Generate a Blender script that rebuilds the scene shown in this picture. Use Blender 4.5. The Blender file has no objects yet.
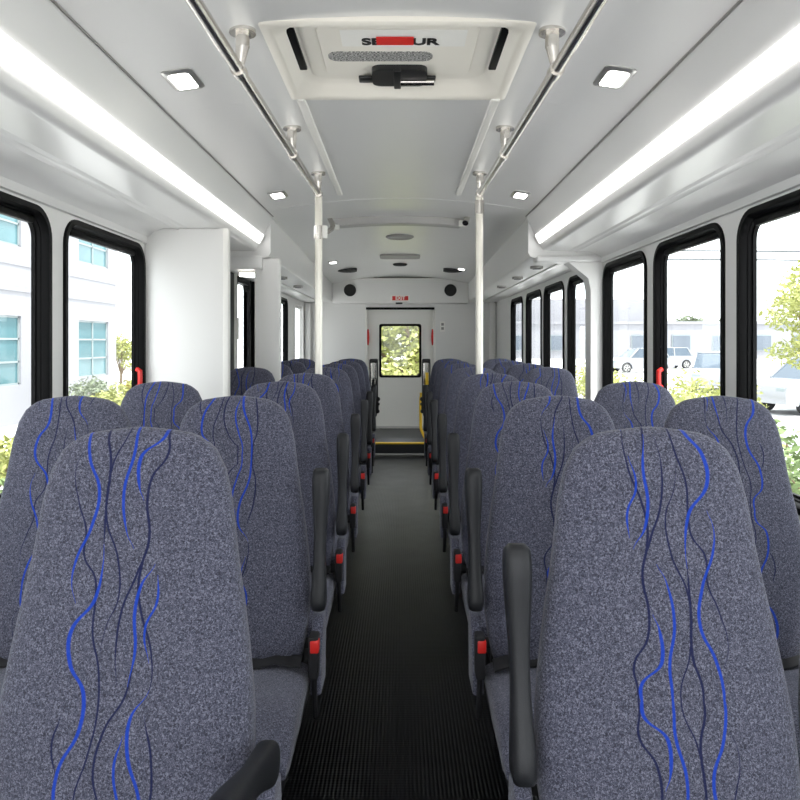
import bpy, bmesh, math, random
from mathutils import Vector, Matrix
R = math.radians
random.seed(7)
S = bpy.context.scene
COL = S.collection

# ------------------------------------------------------------------ camera
F = 700.0
cam_d = bpy.data.cameras.new('camera')
cam = bpy.data.objects.new('camera', cam_d); COL.objects.link(cam)
cam.location = (0.01, 0.0, 1.30)
cam.rotation_euler = (R(90), 0, 0)
cam_d.sensor_width = 36.0
cam_d.lens = 36.0 * F / 800.0
cam_d.shift_x = -1.0 / 800
cam_d.shift_y = -58.0 / 800
cam_d.clip_start = 0.02
cam_d.clip_end = 500
S.camera = cam

# ------------------------------------------------------------------ world, sun, exposure
W = bpy.data.worlds.new('world'); S.world = W
W.use_nodes = True
bg = W.node_tree.nodes['Background']
bg.inputs[0].default_value = (0.93, 0.965, 1.0, 1)
bg.inputs[1].default_value = 3.3
sun_d = bpy.data.lights.new('sun', 'SUN'); sun_d.energy = 9.0; sun_d.angle = R(4); sun_d.color = (1, .97, .94)
sun = bpy.data.objects.new('sun', sun_d); COL.objects.link(sun)
sun.location = (3, -4, 12)
sun.rotation_euler = (R(14), R(15), 0)
STRIP = 2.5       # cove strips
DOME = 8.0        # dome lamps
S.view_settings.view_transform = 'Standard'
S.view_settings.look = 'None'
S.view_settings.exposure = 0.22
S.view_settings.gamma = 1.0
S.view_settings.use_curve_mapping = False

# ------------------------------------------------------------------ materials
def srgb(r, g, b):
    f = lambda c: (c / 255 / 12.92) if c / 255 <= .04045 else ((c / 255 + .055) / 1.055) ** 2.4
    return (f(r), f(g), f(b), 1)

def mat(name, col, rough=.5, metal=0, noise=0, nscale=20, bump=0, bscale=200, spec=.5, coat=0):
    m = bpy.data.materials.new(name); m.use_nodes = True
    nt = m.node_tree; p = nt.nodes['Principled BSDF']
    p.inputs['Base Color'].default_value = col
    p.inputs['Roughness'].default_value = rough
    p.inputs['Metallic'].default_value = metal
    p.inputs['Specular IOR Level'].default_value = spec
    if coat: p.inputs['Coat Weight'].default_value = coat
    tc = nt.nodes.new('ShaderNodeTexCoord')
    if noise:
        n = nt.nodes.new('ShaderNodeTexNoise'); n.inputs['Scale'].default_value = nscale; n.inputs['Detail'].default_value = 3
        nt.links.new(tc.outputs['Object'], n.inputs['Vector'])
        mx = nt.nodes.new('ShaderNodeMix'); mx.data_type = 'RGBA'
        mx.inputs[6].default_value = tuple(max(0, c * (1 - noise)) for c in col[:3]) + (1,)
        mx.inputs[7].default_value = tuple(min(1, c * (1 + noise)) for c in col[:3]) + (1,)
        nt.links.new(n.outputs['Fac'], mx.inputs[0]); nt.links.new(mx.outputs[2], p.inputs['Base Color'])
    if bump:
        n = nt.nodes.new('ShaderNodeTexNoise'); n.inputs['Scale'].default_value = bscale
        nt.links.new(tc.outputs['Object'], n.inputs['Vector'])
        b = nt.nodes.new('ShaderNodeBump'); b.inputs['Strength'].default_value = bump; b.inputs['Distance'].default_value = .002
        nt.links.new(n.outputs['Fac'], b.inputs['Height']); nt.links.new(b.outputs[0], p.inputs['Normal'])
    return m

def emit(name, col, st):
    m = bpy.data.materials.new(name); m.use_nodes = True
    nt = m.node_tree; p = nt.nodes['Principled BSDF']
    p.inputs['Base Color'].default_value = (.8, .8, .8, 1)
    p.inputs['Emission Color'].default_value = col
    p.inputs['Emission Strength'].default_value = st
    return m

M = {}
M['wall'] = mat('white_wall', srgb(228, 227, 224), .45, noise=.015, nscale=3)
M['wall_grey'] = mat('grey_wall', srgb(226, 225, 222), .5, noise=.015, nscale=3)
M['ceiling'] = mat('satin_ceiling', srgb(226, 225, 223), .28, .2, noise=.02, nscale=2)
M['cove'] = mat('satin_cove', srgb(218, 217, 215), .32, .1, noise=.02, nscale=2)
M['white'] = mat('white_plastic', srgb(232, 230, 224), .4, noise=.01, nscale=5)
M['hatch'] = mat('hatch_plastic', srgb(236, 231, 220), .4, noise=.02, nscale=6)
M['chrome'] = mat('brushed_steel', srgb(200, 196, 190), .22, 1, noise=.03, nscale=60)
M['alu'] = mat('aluminium', srgb(196, 195, 192), .3, .8, noise=.03, nscale=30)
M['pole'] = mat('pole_paint', srgb(226, 222, 210), .22, .25, noise=.02, nscale=30)
M['black'] = mat('black_rubber', srgb(20, 20, 22), .4, noise=.1, nscale=30)
M['frame'] = mat('window_black', srgb(6, 6, 7), .5, noise=.1, nscale=20, spec=.12)
M['arm'] = mat('armrest_black', srgb(34, 35, 38), .45, noise=.08, nscale=60, bump=.2, bscale=500, spec=.35)
M['steel_black'] = mat('seat_steel', srgb(24, 24, 26), .45, noise=.1, nscale=30)
M['belt'] = mat('belt_black', srgb(22, 22, 26), .7, noise=.15, nscale=200, bump=.3, bscale=500)
M['red'] = mat('red_plastic', srgb(214, 40, 34), .4, noise=.05, nscale=30)
M['yellow'] = mat('yellow_paint', srgb(238, 196, 40), .45, noise=.04, nscale=30)
M['groove'] = mat('seam_grey', srgb(150, 147, 143), .5, noise=.05, nscale=20)  # grey line along the joint of ceiling and cove
M['speaker'] = mat('speaker_mesh', srgb(24, 23, 23), .7, noise=.3, nscale=300)
M['ink'] = mat('black_ink', srgb(18, 18, 18), .6, noise=.05, nscale=50)
M['paper'] = mat('label_paper', srgb(238, 236, 230), .6, noise=.02, nscale=50)
M['strip'] = emit('strip_diffuser', (1, .985, .96, 1), STRIP)
M['dome'] = emit('dome_diffuser', (1, .97, .92, 1), DOME)
M['rib'] = mat('rib_paint', srgb(176, 174, 171), .4, noise=.02, nscale=5)
M['grille'] = mat('grille_grey', srgb(150, 148, 144), .5, noise=.1, nscale=80)

def placard_mat():
    m = mat('placard_print', srgb(150, 148, 144), .5)
    nt = m.node_tree; p = nt.nodes['Principled BSDF']
    tc = nt.nodes.new('ShaderNodeTexCoord'); mp = nt.nodes.new('ShaderNodeMapping'); mp.inputs['Scale'].default_value = (160, 420, 1)
    n = nt.nodes.new('ShaderNodeTexNoise'); n.inputs['Scale'].default_value = 1; n.inputs['Detail'].default_value = 1
    r = nt.nodes.new('ShaderNodeValToRGB'); r.color_ramp.elements[0].position = .47; r.color_ramp.elements[1].position = .53
    r.color_ramp.elements[0].color = srgb(60, 60, 60); r.color_ramp.elements[1].color = srgb(196, 194, 190)
    nt.links.new(tc.outputs['Object'], mp.inputs[0]); nt.links.new(mp.outputs[0], n.inputs[0]); nt.links.new(n.outputs[0], r.inputs[0])
    nt.links.new(r.outputs[0], p.inputs['Base Color'])
    return m
M['placard'] = placard_mat()

def glass_mat(name, tint=(.97, .985, .98, 1)):
    m = bpy.data.materials.new(name); m.use_nodes = True
    nt = m.node_tree; nt.nodes.remove(nt.nodes['Principled BSDF'])
    o = nt.nodes['Material Output']
    t = nt.nodes.new('ShaderNodeBsdfTransparent'); t.inputs[0].default_value = tint
    g = nt.nodes.new('ShaderNodeBsdfGlossy'); g.inputs['Roughness'].default_value = .02
    lw = nt.nodes.new('ShaderNodeLayerWeight'); lw.inputs[0].default_value = .5
    pw = nt.nodes.new('ShaderNodeMath'); pw.operation = 'POWER'; pw.inputs[1].default_value = 5
    nt.links.new(lw.outputs['Facing'], pw.inputs[0])
    f = nt.nodes.new('ShaderNodeMath'); f.operation = 'MULTIPLY_ADD'; f.inputs[1].default_value = .35; f.inputs[2].default_value = .025
    nt.links.new(pw.outputs[0], f.inputs[0])
    x = nt.nodes.new('ShaderNodeMixShader')
    nt.links.new(f.outputs[0], x.inputs[0]); nt.links.new(t.outputs[0], x.inputs[1]); nt.links.new(g.outputs[0], x.inputs[2])
    nt.links.new(x.outputs[0], o.inputs[0])
    return m
M['glass'] = glass_mat('window_glass')

def floor_mat():
    m = mat('ribbed_rubber', srgb(14, 15, 17), .42, spec=.22)
    nt = m.node_tree; p = nt.nodes['Principled BSDF']
    tc = nt.nodes.new('ShaderNodeTexCoord')
    w = nt.nodes.new('ShaderNodeTexWave'); w.wave_type = 'BANDS'; w.bands_direction = 'X'
    w.inputs['Scale'].default_value = 26; w.inputs['Distortion'].default_value = 0
    nt.links.new(tc.outputs['Object'], w.inputs[0])
    w2 = nt.nodes.new('ShaderNodeTexWave'); w2.wave_type = 'BANDS'; w2.bands_direction = 'Y'
    w2.inputs['Scale'].default_value = 26
    nt.links.new(tc.outputs['Object'], w2.inputs[0])
    ad = nt.nodes.new('ShaderNodeMath'); ad.operation = 'MULTIPLY_ADD'; ad.inputs[1].default_value = .22
    nt.links.new(w2.outputs['Fac'], ad.inputs[0]); nt.links.new(w.outputs['Fac'], ad.inputs[2])
    b = nt.nodes.new('ShaderNodeBump'); b.inputs['Strength'].default_value = .28; b.inputs['Distance'].default_value = .004
    nt.links.new(ad.outputs[0], b.inputs['Height']); nt.links.new(b.outputs[0], p.inputs['Normal'])
    n = nt.nodes.new('ShaderNodeTexNoise'); n.inputs['Scale'].default_value = 6
    nt.links.new(tc.outputs['Object'], n.inputs[0])
    mr = nt.nodes.new('ShaderNodeMapRange'); mr.inputs[3].default_value = .26; mr.inputs[4].default_value = .36
    nt.links.new(n.outputs[0], mr.inputs[0]); nt.links.new(mr.outputs[0], p.inputs['Roughness'])
    return m
M['floor'] = floor_mat()
M['step'] = mat('step_rubber', srgb(30, 31, 34), .45, noise=.1, nscale=60)

# woven upholstery with wandering blue strands (strand shapes as curves over the height of the backrest)
STRANDS = [  # (colour, width mm, [(x, y) in units of the cloth's own layout])
    ('n', 2.6, [(94,443),(84,471),(88,502),(95,529),(93,549),(105,574),(105,592),(103,620),(110,655),(110,690),(101,728),(89,763),(90,800)]),
    ('b', 4.2, [(96,424),(98,458),(108,492),(101,522),(84,559),(81,576),(86,600)]),
    ('n', 3.4, [(115,424),(119,461),(115,502),(113,535),(112,556)]),
    ('b', 5.4, [(113,535),(112,560),(105,590),(80,625),(81,647),(96,676),(94,700),(72,742),(70,766),(84,800)]),
    ('n', 2.4, [(135,430),(121,465),(115,512),(127,556),(128,588),(116,616),(110,644)]),
    ('b', 4.0, [(143,424),(142,451),(132,492),(135,529),(143,549)]),
    ('b', 5.0, [(171,424),(148,458),(147,485),(152,502)]),
    ('n', 3.0, [(150,495),(156,515),(157,535),(145,569),(131,602),(126,640),(128,672)]),
    ('n', 3.4, [(174,424),(175,451),(159,478),(155,498),(157,535),(150,560),(147,580),(150,602),(161,640),(161,668),(142,696)]),
    ('b', 4.6, [(161,668),(142,696),(140,717),(154,766),(154,800)]),
    ('b', 4.2, [(164,556),(150,578),(144,602),(145,637),(138,672)]),
    ('n', 3.0, [(145,637),(138,672),(116,707),(108,738),(112,760),(128,784),(130,800)]),
    ('b', 3.0, [(166,567),(166,591),(154,620),(159,651)]),
    ('n', 2.8, [(156,690),(164,728),(164,763),(156,800)]),
    ('n', 2.4, [(74,692),(66,717),(72,748)]),
    ('b', 3.2, [(136,707),(128,735),(133,766),(138,800)]),
]
def fabric_mat(name, pattern):
    m = bpy.data.materials.new(name); m.use_nodes = True
    nt = m.node_tree; N = nt.nodes; L = nt.links; p = N['Principled BSDF']
    p.inputs['Roughness'].default_value = .95; p.inputs['Specular IOR Level'].default_value = .15
    p.inputs['Sheen Weight'].default_value = .18; p.inputs['Sheen Roughness'].default_value = .5
    tc = N.new('ShaderNodeTexCoord')
    def math_(op, a, b=None, c=None):
        n = N.new('ShaderNodeMath'); n.operation = op
        for k, v in enumerate((a, b, c)):
            if v is None: continue
            if isinstance(v, (int, float)): n.inputs[k].default_value = v
            else: L.new(v, n.inputs[k])
        return n.outputs[0]
    n1 = N.new('ShaderNodeTexNoise'); n1.inputs['Scale'].default_value = 330; n1.inputs['Detail'].default_value = 2; n1.inputs['Distortion'].default_value = 1.2
    L.new(tc.outputs['Object'], n1.inputs[0])
    rp = N.new('ShaderNodeValToRGB'); e = rp.color_ramp.elements
    e[0].position = .34; e[0].color = srgb(48, 49, 60)
    e[1].position = .68; e[1].color = srgb(122, 123, 138)
    x = rp.color_ramp.elements.new(.5); x.color = srgb(77, 78, 93)
    L.new(n1.outputs[0], rp.inputs[0])
    colour = rp.outputs[0]
    if pattern:
        at = N.new('ShaderNodeAttribute'); at.attribute_type = 'OBJECT'; at.attribute_name = 'pattern_shift'
        fl = N.new('ShaderNodeAttribute'); fl.attribute_type = 'OBJECT'; fl.attribute_name = 'pattern_flip'
        sx = N.new('ShaderNodeSeparateXYZ'); L.new(tc.outputs['Object'], sx.inputs[0])
        # t: 0 at the top (z=1.17) .. 1 at the foot of the cloth layout
        t = math_('PINGPONG', math_('ADD', math_('MULTIPLY', math_('SUBTRACT', 1.165, sx.outputs[2]), 1 / .615), at.outputs['Fac']), 1.0)
        u = math_('MULTIPLY', sx.outputs[0], fl.outputs['Fac'])
        u = math_('ADD', u, 0.0)
        def fcurve(src, pts):
            n = N.new('ShaderNodeFloatCurve'); c = n.mapping.curves[0]
            pts = sorted(pts)
            if pts[0][0] > .002: pts = [(0, pts[0][1])] + pts
            if pts[-1][0] < .998: pts = pts + [(1, pts[-1][1])]
            c.points[0].location = pts[0]; c.points[1].location = pts[-1]
            for q in pts[1:-1]: c.points.new(*q)
            n.mapping.update(); L.new(src, n.inputs['Value']); return n.outputs[0]
        acc = {'b': None, 'n': None}
        for kind, wd, pts in STRANDS:
            cp = []
            for (px, py) in pts:
                ty = min(1, max(0, (py - 424) / 376)); xc = 141 - 14 * (py - 450) / 240.; sc = 592 + 45 * (py - 450) / 240.
                cp.append((ty, min(1, max(0, (px - xc) / sc * 4 + .5))))
            if cp[-1][0] > .99: cp.append((.962, cp[-1][1]))
            if min(cp)[0] < .004: cp.append((.03, min(cp)[1]))
            c = fcurve(t, cp)
            t0, t1 = min(q[0] for q in cp), max(q[0] for q in cp)
            wp = [(max(0, t0 - .001), 0 if t0 > .02 else .6), (t0 * .7 + t1 * .3, 1), (t0 * .3 + t1 * .7, .85), (min(1, t1 + .001), 0 if t1 < .98 else .6)]
            w = fcurve(t, wp)
            d = math_('ABSOLUTE', math_('SUBTRACT', math_('ADD', math_('MULTIPLY', u, 4.0), .5), c))
            wr = math_('MULTIPLY', w, wd * .5e-3 * 4)
            mk = N.new('ShaderNodeMapRange'); mk.interpolation_type = 'SMOOTHSTEP'
            L.new(d, mk.inputs[0]); mk.inputs[1].default_value = 0
            L.new(math_('ADD', math_('MULTIPLY', wr, 1.6), .0016), mk.inputs[2]); mk.inputs[3].default_value = 1; mk.inputs[4].default_value = 0
            # only where the strand exists
            ex = math_('GREATER_THAN', w, .02)
            v = math_('MULTIPLY', math_('MINIMUM', math_('MULTIPLY', mk.outputs[0], 2.2), 1.0), ex)
            acc[kind] = v if acc[kind] is None else math_('MAXIMUM', acc[kind], v)
        # only on the front face of the cloth
        nrm = N.new('ShaderNodeSeparateXYZ'); L.new(tc.outputs['Normal'], nrm.inputs[0])
        fr = math_('LESS_THAN', nrm.outputs[1], .25)
        for kind, cc in (('n', srgb(20, 26, 66)), ('b', srgb(20, 60, 166))):
            mx = N.new('ShaderNodeMix'); mx.data_type = 'RGBA'; mx.inputs[7].default_value = cc
            L.new(math_('MULTIPLY', math_('MULTIPLY', acc[kind], fr), .93), mx.inputs[0]); L.new(colour, mx.inputs[6]); colour = mx.outputs[2]
    L.new(colour, p.inputs['Base Color'])
    b = N.new('ShaderNodeBump'); b.inputs['Strength'].default_value = .45; b.inputs['Distance'].default_value = .0015
    L.new(n1.outputs[0], b.inputs['Height']); L.new(b.outputs[0], p.inputs['Normal'])
    return m
M['cloth'] = fabric_mat('patterned_upholstery', True)
M['cloth_plain'] = fabric_mat('plain_upholstery', False)

# ------------------------------------------------------------------ mesh helpers
def finish(bm, name, m, smooth=35):
    bmesh.ops.recalc_face_normals(bm, faces=bm.faces)
    me = bpy.data.meshes.new(name); bm.to_mesh(me); bm.free()
    me.materials.append(m)
    if smooth:
        me.polygons.foreach_set('use_smooth', [True] * len(me.polygons))
        me.set_sharp_from_angle(angle=R(smooth))
    return me

def tag(o, label=None, cat=None, group=None, kind=None):
    if label: o['label'] = label
    if cat: o['category'] = cat
    if group: o['group'] = group
    if kind: o['kind'] = kind
    return o

def put(name, bm, m, parent=None, smooth=35, origin=None):
    """bm is in world coordinates; the object gets a sensible origin."""
    if parent is not None:
        off = Vector(parent.get('_base', (0, 0, 0)))
    elif origin is not None:
        off = Vector(origin)
    else:
        lo = Vector((min(v.co.x for v in bm.verts), min(v.co.y for v in bm.verts), min(v.co.z for v in bm.verts)))
        hi = Vector((max(v.co.x for v in bm.verts), max(v.co.y for v in bm.verts), max(v.co.z for v in bm.verts)))
        off = Vector(((lo.x + hi.x) / 2, (lo.y + hi.y) / 2, lo.z))
    bmesh.ops.translate(bm, verts=bm.verts, vec=-off)
    o = bpy.data.objects.new(name, finish(bm, name, m, smooth)); COL.objects.link(o)
    if parent is not None:
        o.parent = parent; o['_base'] = tuple(off)
    else:
        o.location = off; o['_base'] = tuple(off)
    return o

def empty(name, loc):
    o = bpy.data.objects.new(name, None); COL.objects.link(o); o.location = loc
    o.empty_display_size = .05; o['_base'] = tuple(loc); return o

def structure(name, bm, m, smooth=35):
    return tag(put(name, bm, m, None, smooth), kind='structure')

def box(bm, x0, x1, y0, y1, z0, z1, bev=0, seg=2):
    r = bmesh.ops.create_cube(bm, size=1)
    vs = r['verts']
    for v in vs:
        v.co = Vector((x0 + (v.co.x + .5) * (x1 - x0), y0 + (v.co.y + .5) * (y1 - y0), z0 + (v.co.z + .5) * (z1 - z0)))
    if bev:
        es = list({e for v in vs for e in v.link_edges})
        bmesh.ops.bevel(bm, geom=es, offset=bev, segments=seg, affect='EDGES', profile=.5, clamp_overlap=True)
    return bm

def B(*a, **k): return box(bmesh.new(), *a, **k)

def loft(bm, rings, caps=True):
    vr = [[bm.verts.new(p) for p in r] for r in rings]
    n = len(vr[0])
    for a, b in zip(vr, vr[1:]):
        for i in range(n):
            bm.faces.new((a[i], a[(i + 1) % n], b[(i + 1) % n], b[i]))
    if caps:
        bm.faces.new(vr[0][::-1]); bm.faces.new(vr[-1])
    return bm

def tube(bm, pts, r, n=16, caps=True):
    pts = [Vector(p) for p in pts]; rings = []
    rs = r if isinstance(r, (list, tuple)) else [r] * len(pts)
    up = None
    for i, p in enumerate(pts):
        d = (pts[min(i + 1, len(pts) - 1)] - pts[max(i - 1, 0)]).normalized()
        if up is None:
            up = Vector((1, 0, 0)) if abs(d.x) < .8 else Vector((0, 1, 0))
        a = (up - d * up.dot(d)).normalized(); b = d.cross(a); up = a
        rings.append([p + (a * math.cos(2 * math.pi * k / n) + b * math.sin(2 * math.pi * k / n)) * rs[i] for k in range(n)])
    return loft(bm, rings, caps)

def disc(bm, c, r, h, axis='z', n=24):
    c = Vector(c); d = {'x': Vector((1, 0, 0)), 'y': Vector((0, 1, 0)), 'z': Vector((0, 0, 1))}[axis]
    return tube(bm, [c, c + d * h], r, n)

def rrect(a0, a1, b0, b1, r, n=6):
    pts = []
    for cx, cy, s in ((a1 - r, b1 - r, 0), (a0 + r, b1 - r, 90), (a0 + r, b0 + r, 180), (a1 - r, b0 + r, 270)):
        for k in range(n + 1):
            t = R(s + 90 * k / n); pts.append((cx + r * math.cos(t), cy + r * math.sin(t)))
    return pts

def prism(bm, poly, fn, t0, t1):
    """poly: 2-D points; fn(a, b, t) -> 3-D"""
    return loft(bm, [[fn(a, b, t0) for a, b in poly], [fn(a, b, t1) for a, b in poly]])

def holed(outer, holes, fn, t0, t1):
    """flat sheet with holes, with thickness t0..t1"""
    bm = bmesh.new(); eds = []
    for loop in [outer] + holes:
        vs = [bm.verts.new(fn(a, b, t0)) for a, b in loop]
        for i in range(len(vs)): eds.append(bm.edges.new((vs[i], vs[(i + 1) % len(vs)])))
    bmesh.ops.triangle_fill(bm, use_beauty=True, use_dissolve=False, edges=eds)
    d = Vector(fn(0, 0, t1)) - Vector(fn(0, 0, t0))
    g = bmesh.ops.extrude_face_region(bm, geom=list(bm.faces))
    bmesh.ops.translate(bm, verts=[v for v in g['geom'] if isinstance(v, bmesh.types.BMVert)], vec=d)
    return bm

def text_mesh(name, body, size, m, parent, loc, rot, align='CENTER', depth=.0008):
    c = bpy.data.curves.new(name, 'FONT'); c.body = body; c.size = size; c.align_x = align; c.align_y = 'CENTER'; c.extrude = depth; c.offset = size * .035
    t = bpy.data.objects.new(name + '_t', c); COL.objects.link(t)
    me = bpy.data.meshes.new_from_object(t)
    bpy.data.objects.remove(t)
    me.name = name; me.materials.clear(); me.materials.append(m)
    me.transform(Matrix.Translation(Vector(loc) - Vector(parent['_base'])) @ rot.to_matrix().to_4x4())
    o = bpy.data.objects.new(name, me); COL.objects.link(o); o.parent = parent; o['_base'] = parent['_base']
    return o
from mathutils import Euler

# ------------------------------------------------------------------ dimensions
CZ = 1.30
WX = 1.28           # inner face of the side walls
YF, YR = -1.35, 9.40 # front opening, rear wall
YB = 4.40           # bulkhead
ROOF = 2.36
SEAM = .80
def crown(x): return CZ + .865 - .115 * x * x
SOFF = CZ + .573
DUCT = CZ + .53

# ------------------------------------------------------------------ shell
structure('floor', B(-1.34, 1.34, YF, YR + .2, -.05, 0), M['floor'])
bm = B(-1.27, 1.27, 8.05, YR, 0.001, .14, bev=.004)
structure('floor_rear_step', bm, M['step'])
structure('trim_1', B(-.95, .95, 8.02, 8.075, .128, .146, bev=.004), M['yellow'])
structure('trim_2', B(-.9, .9, 8.025, 8.049, .001, .02, bev=.003), M['alu'])

RW = [(-.63, .11), (.24, .98), (1.11, 1.74), (1.87, 2.62), (2.75, 3.49), (3.62, 4.37), (4.58, 5.30), (5.45, 6.19), (6.32, 7.07), (7.30, 8.04)]
LW = [(-.68, .06), (.19, .80), (.93, 1.68), (1.81, 2.56), (2.68, 3.50), (6.98, 7.93), (8.45, 9.2)]
WZ0, WZ1 = .76, CZ + .475
DOOR2 = (5.12, 6.15, .12, 1.91)
def fx(s): return lambda a, b, t: (s * t, a, b)
for side, s, wins in (('left', -1, LW), ('right', 1, RW)):
    holes = [rrect(a, b, WZ0, WZ1, .10) for a, b in wins]
    if s < 0: holes.append(rrect(DOOR2[0], DOOR2[1], DOOR2[2], DOOR2[3], .06))
    bm = holed([(YF, -.05), (YR + .2, -.05), (YR + .2, ROOF), (YF, ROOF)], holes, fx(s), WX, WX + .045)
    structure('wall_' + side, bm, M['wall'], 25)

def window(n, s, a, b, z0, z1, label, fm, r=.10, handle=False):
    base = (s * (WX + .03), (a + b) / 2, z0)
    w = tag(empty('window_%d' % n, base), kind='structure')
    prof = [(-.010, WX - .003), (-.008, WX - .011), (.012, WX - .011), (.018, WX - .003), (.021, WX + .014), (.026, WX + .017), (.028, WX + .028), (.036, WX + .030), (.036, WX + .044), (-.004, WX + .047)]
    rings = []
    for d, x in prof:
        rings.append([(s * x, p, q) for p, q in rrect(a + d, b - d, z0 + d, z1 - d, max(.02, r - d), 8)])
    bm = bmesh.new(); loft(bm, rings + [rings[0]], caps=False); bmesh.ops.remove_doubles(bm, verts=bm.verts, dist=1e-5)
    put('window_frame', bm, fm, w, 40)
    bm = bmesh.new(); prism(bm, rrect(a + .033, b - .033, z0 + .033, z1 - .033, .05, 6), fx(s), WX + .034, WX + .038)
    put('pane', bm, M['glass'], w, 0)
    # upper track ribs
    bm = B(min(s * (WX + .01), s * (WX + .032)), max(s * (WX + .01), s * (WX + .032)), a + .08, b - .08, z1 - .054, z1 - .030, bev=.004)
    put('sash_rail', bm, fm, w)
    if handle:
        bm = bmesh.new()
        tube(bm, [(s * (WX + .022), b - .022, CZ - .225), (s * (WX + .004), b - .03, CZ - .215), (s * (WX + .002), b - .032, CZ - .18), (s * (WX + .004), b - .03, CZ - .145), (s * (WX + .022), b - .022, CZ - .135)], .012, 10)
        h = put('release_handle', bm, M['red'], w); h['label'] = 'red emergency release handle'
    return w
n = 1
for a, b in LW:
    last = a > 8
    window(n, -1, a, b, WZ0, WZ1, '', M['wall_grey'] if last else M['frame'], handle=abs(a - 2.68) < .01); n += 1
for a, b in RW:
    window(n, 1, a, b, WZ0, WZ1, '', M['frame'], handle=abs(a - 2.75) < .01); n += 1

# lift door in the left wall
d2 = tag(empty('door_2', (-WX - .03, (DOOR2[0] + DOOR2[1]) / 2, DOOR2[2])), kind='structure')
bm = holed(rrect(DOOR2[0], DOOR2[1], DOOR2[2], DOOR2[3], .06), [rrect(DOOR2[0] + .43, DOOR2[1] - .13, .62, 1.80, .06)], fx(-1), WX + .035, WX + .06)
put('door_panel', bm, M['wall'], d2, 25)
def ring_frame(a, b, z0, z1, r, wd, x0, x1):
    bm = bmesh.new()
    rings = [[(-x, p, q) for p, q in rrect(a + d, b - d, z0 + d, z1 - d, max(.01, r - d), 6)] for d, x in ((0, x1), (0, x0), (wd, x0), (wd, x1))]
    loft(bm, rings + [rings[0]], caps=False); bmesh.ops.remove_doubles(bm, verts=bm.verts, dist=1e-5); return bm
put('window_frame', ring_frame(DOOR2[0] + .40, DOOR2[1] - .08, .59, 1.83, .1, .05, WX + .012, WX + .066), M['frame'], d2)
put('door_seal', ring_frame(DOOR2[0] - .012, DOOR2[1] + .012, DOOR2[2] - .012, DOOR2[3] + .012, .06, .04, WX - .006, WX + .04), M['frame'], d2)
bm = bmesh.new(); prism(bm, rrect(DOOR2[0] + .42, DOOR2[1] - .12, .61, 1.81, .06, 6), fx(-1), WX + .045, WX + .05)
put('pane', bm, M['glass'], d2, 0)
put('edge_strip', B(-WX - .03, -WX + .002, DOOR2[0] + .29, DOOR2[0] + .38, .2, 1.84, bev=.004), M['alu'], d2)
put('edge_gasket', B(-WX - .03, -WX + .003, DOOR2[0] + .02, DOOR2[0] + .285, .15, 1.88, bev=.004), M['frame'], d2)
put('notice', B(-WX - .046, -WX - .042, 5.60, 5.76, 1.32, 1.50), M['paper'], d2)

# ceiling, crowned, one sheet from the front to the rear wall
def ceil_sheet(y0, y1, x0, x1, n=16, th=.03):
    bm = bmesh.new(); xs = [x0 + (x1 - x0) * k / n for k in range(n + 1)]
    poly = [(x, crown(x)) for x in xs] + [(x, crown(x) + th) for x in reversed(xs)]
    return prism(bm, poly, lambda a, b, t: (a, t, b), y0, y1)
bm = bmesh.new()
for q in ((YF, 1.875, -.98, .98, 16), (2.435, YR, -.98, .98, 16), (1.875, 2.435, -.98, -.345, 6), (1.875, 2.435, .345, .98, 6)):
    me_ = bpy.data.meshes.new('piece'); pb = ceil_sheet(*q); pb.to_mesh(me_); pb.free(); bm.from_mesh(me_); bpy.data.meshes.remove(me_)
structure('ceiling', bm, M['ceiling'])
# sealing roof skin above the ducts
structure('ceiling_roof_skin', B(-1.36, 1.36, YF, YR + .25, ROOF - .02, ROOF + .02), M['wall_grey'])

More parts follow.
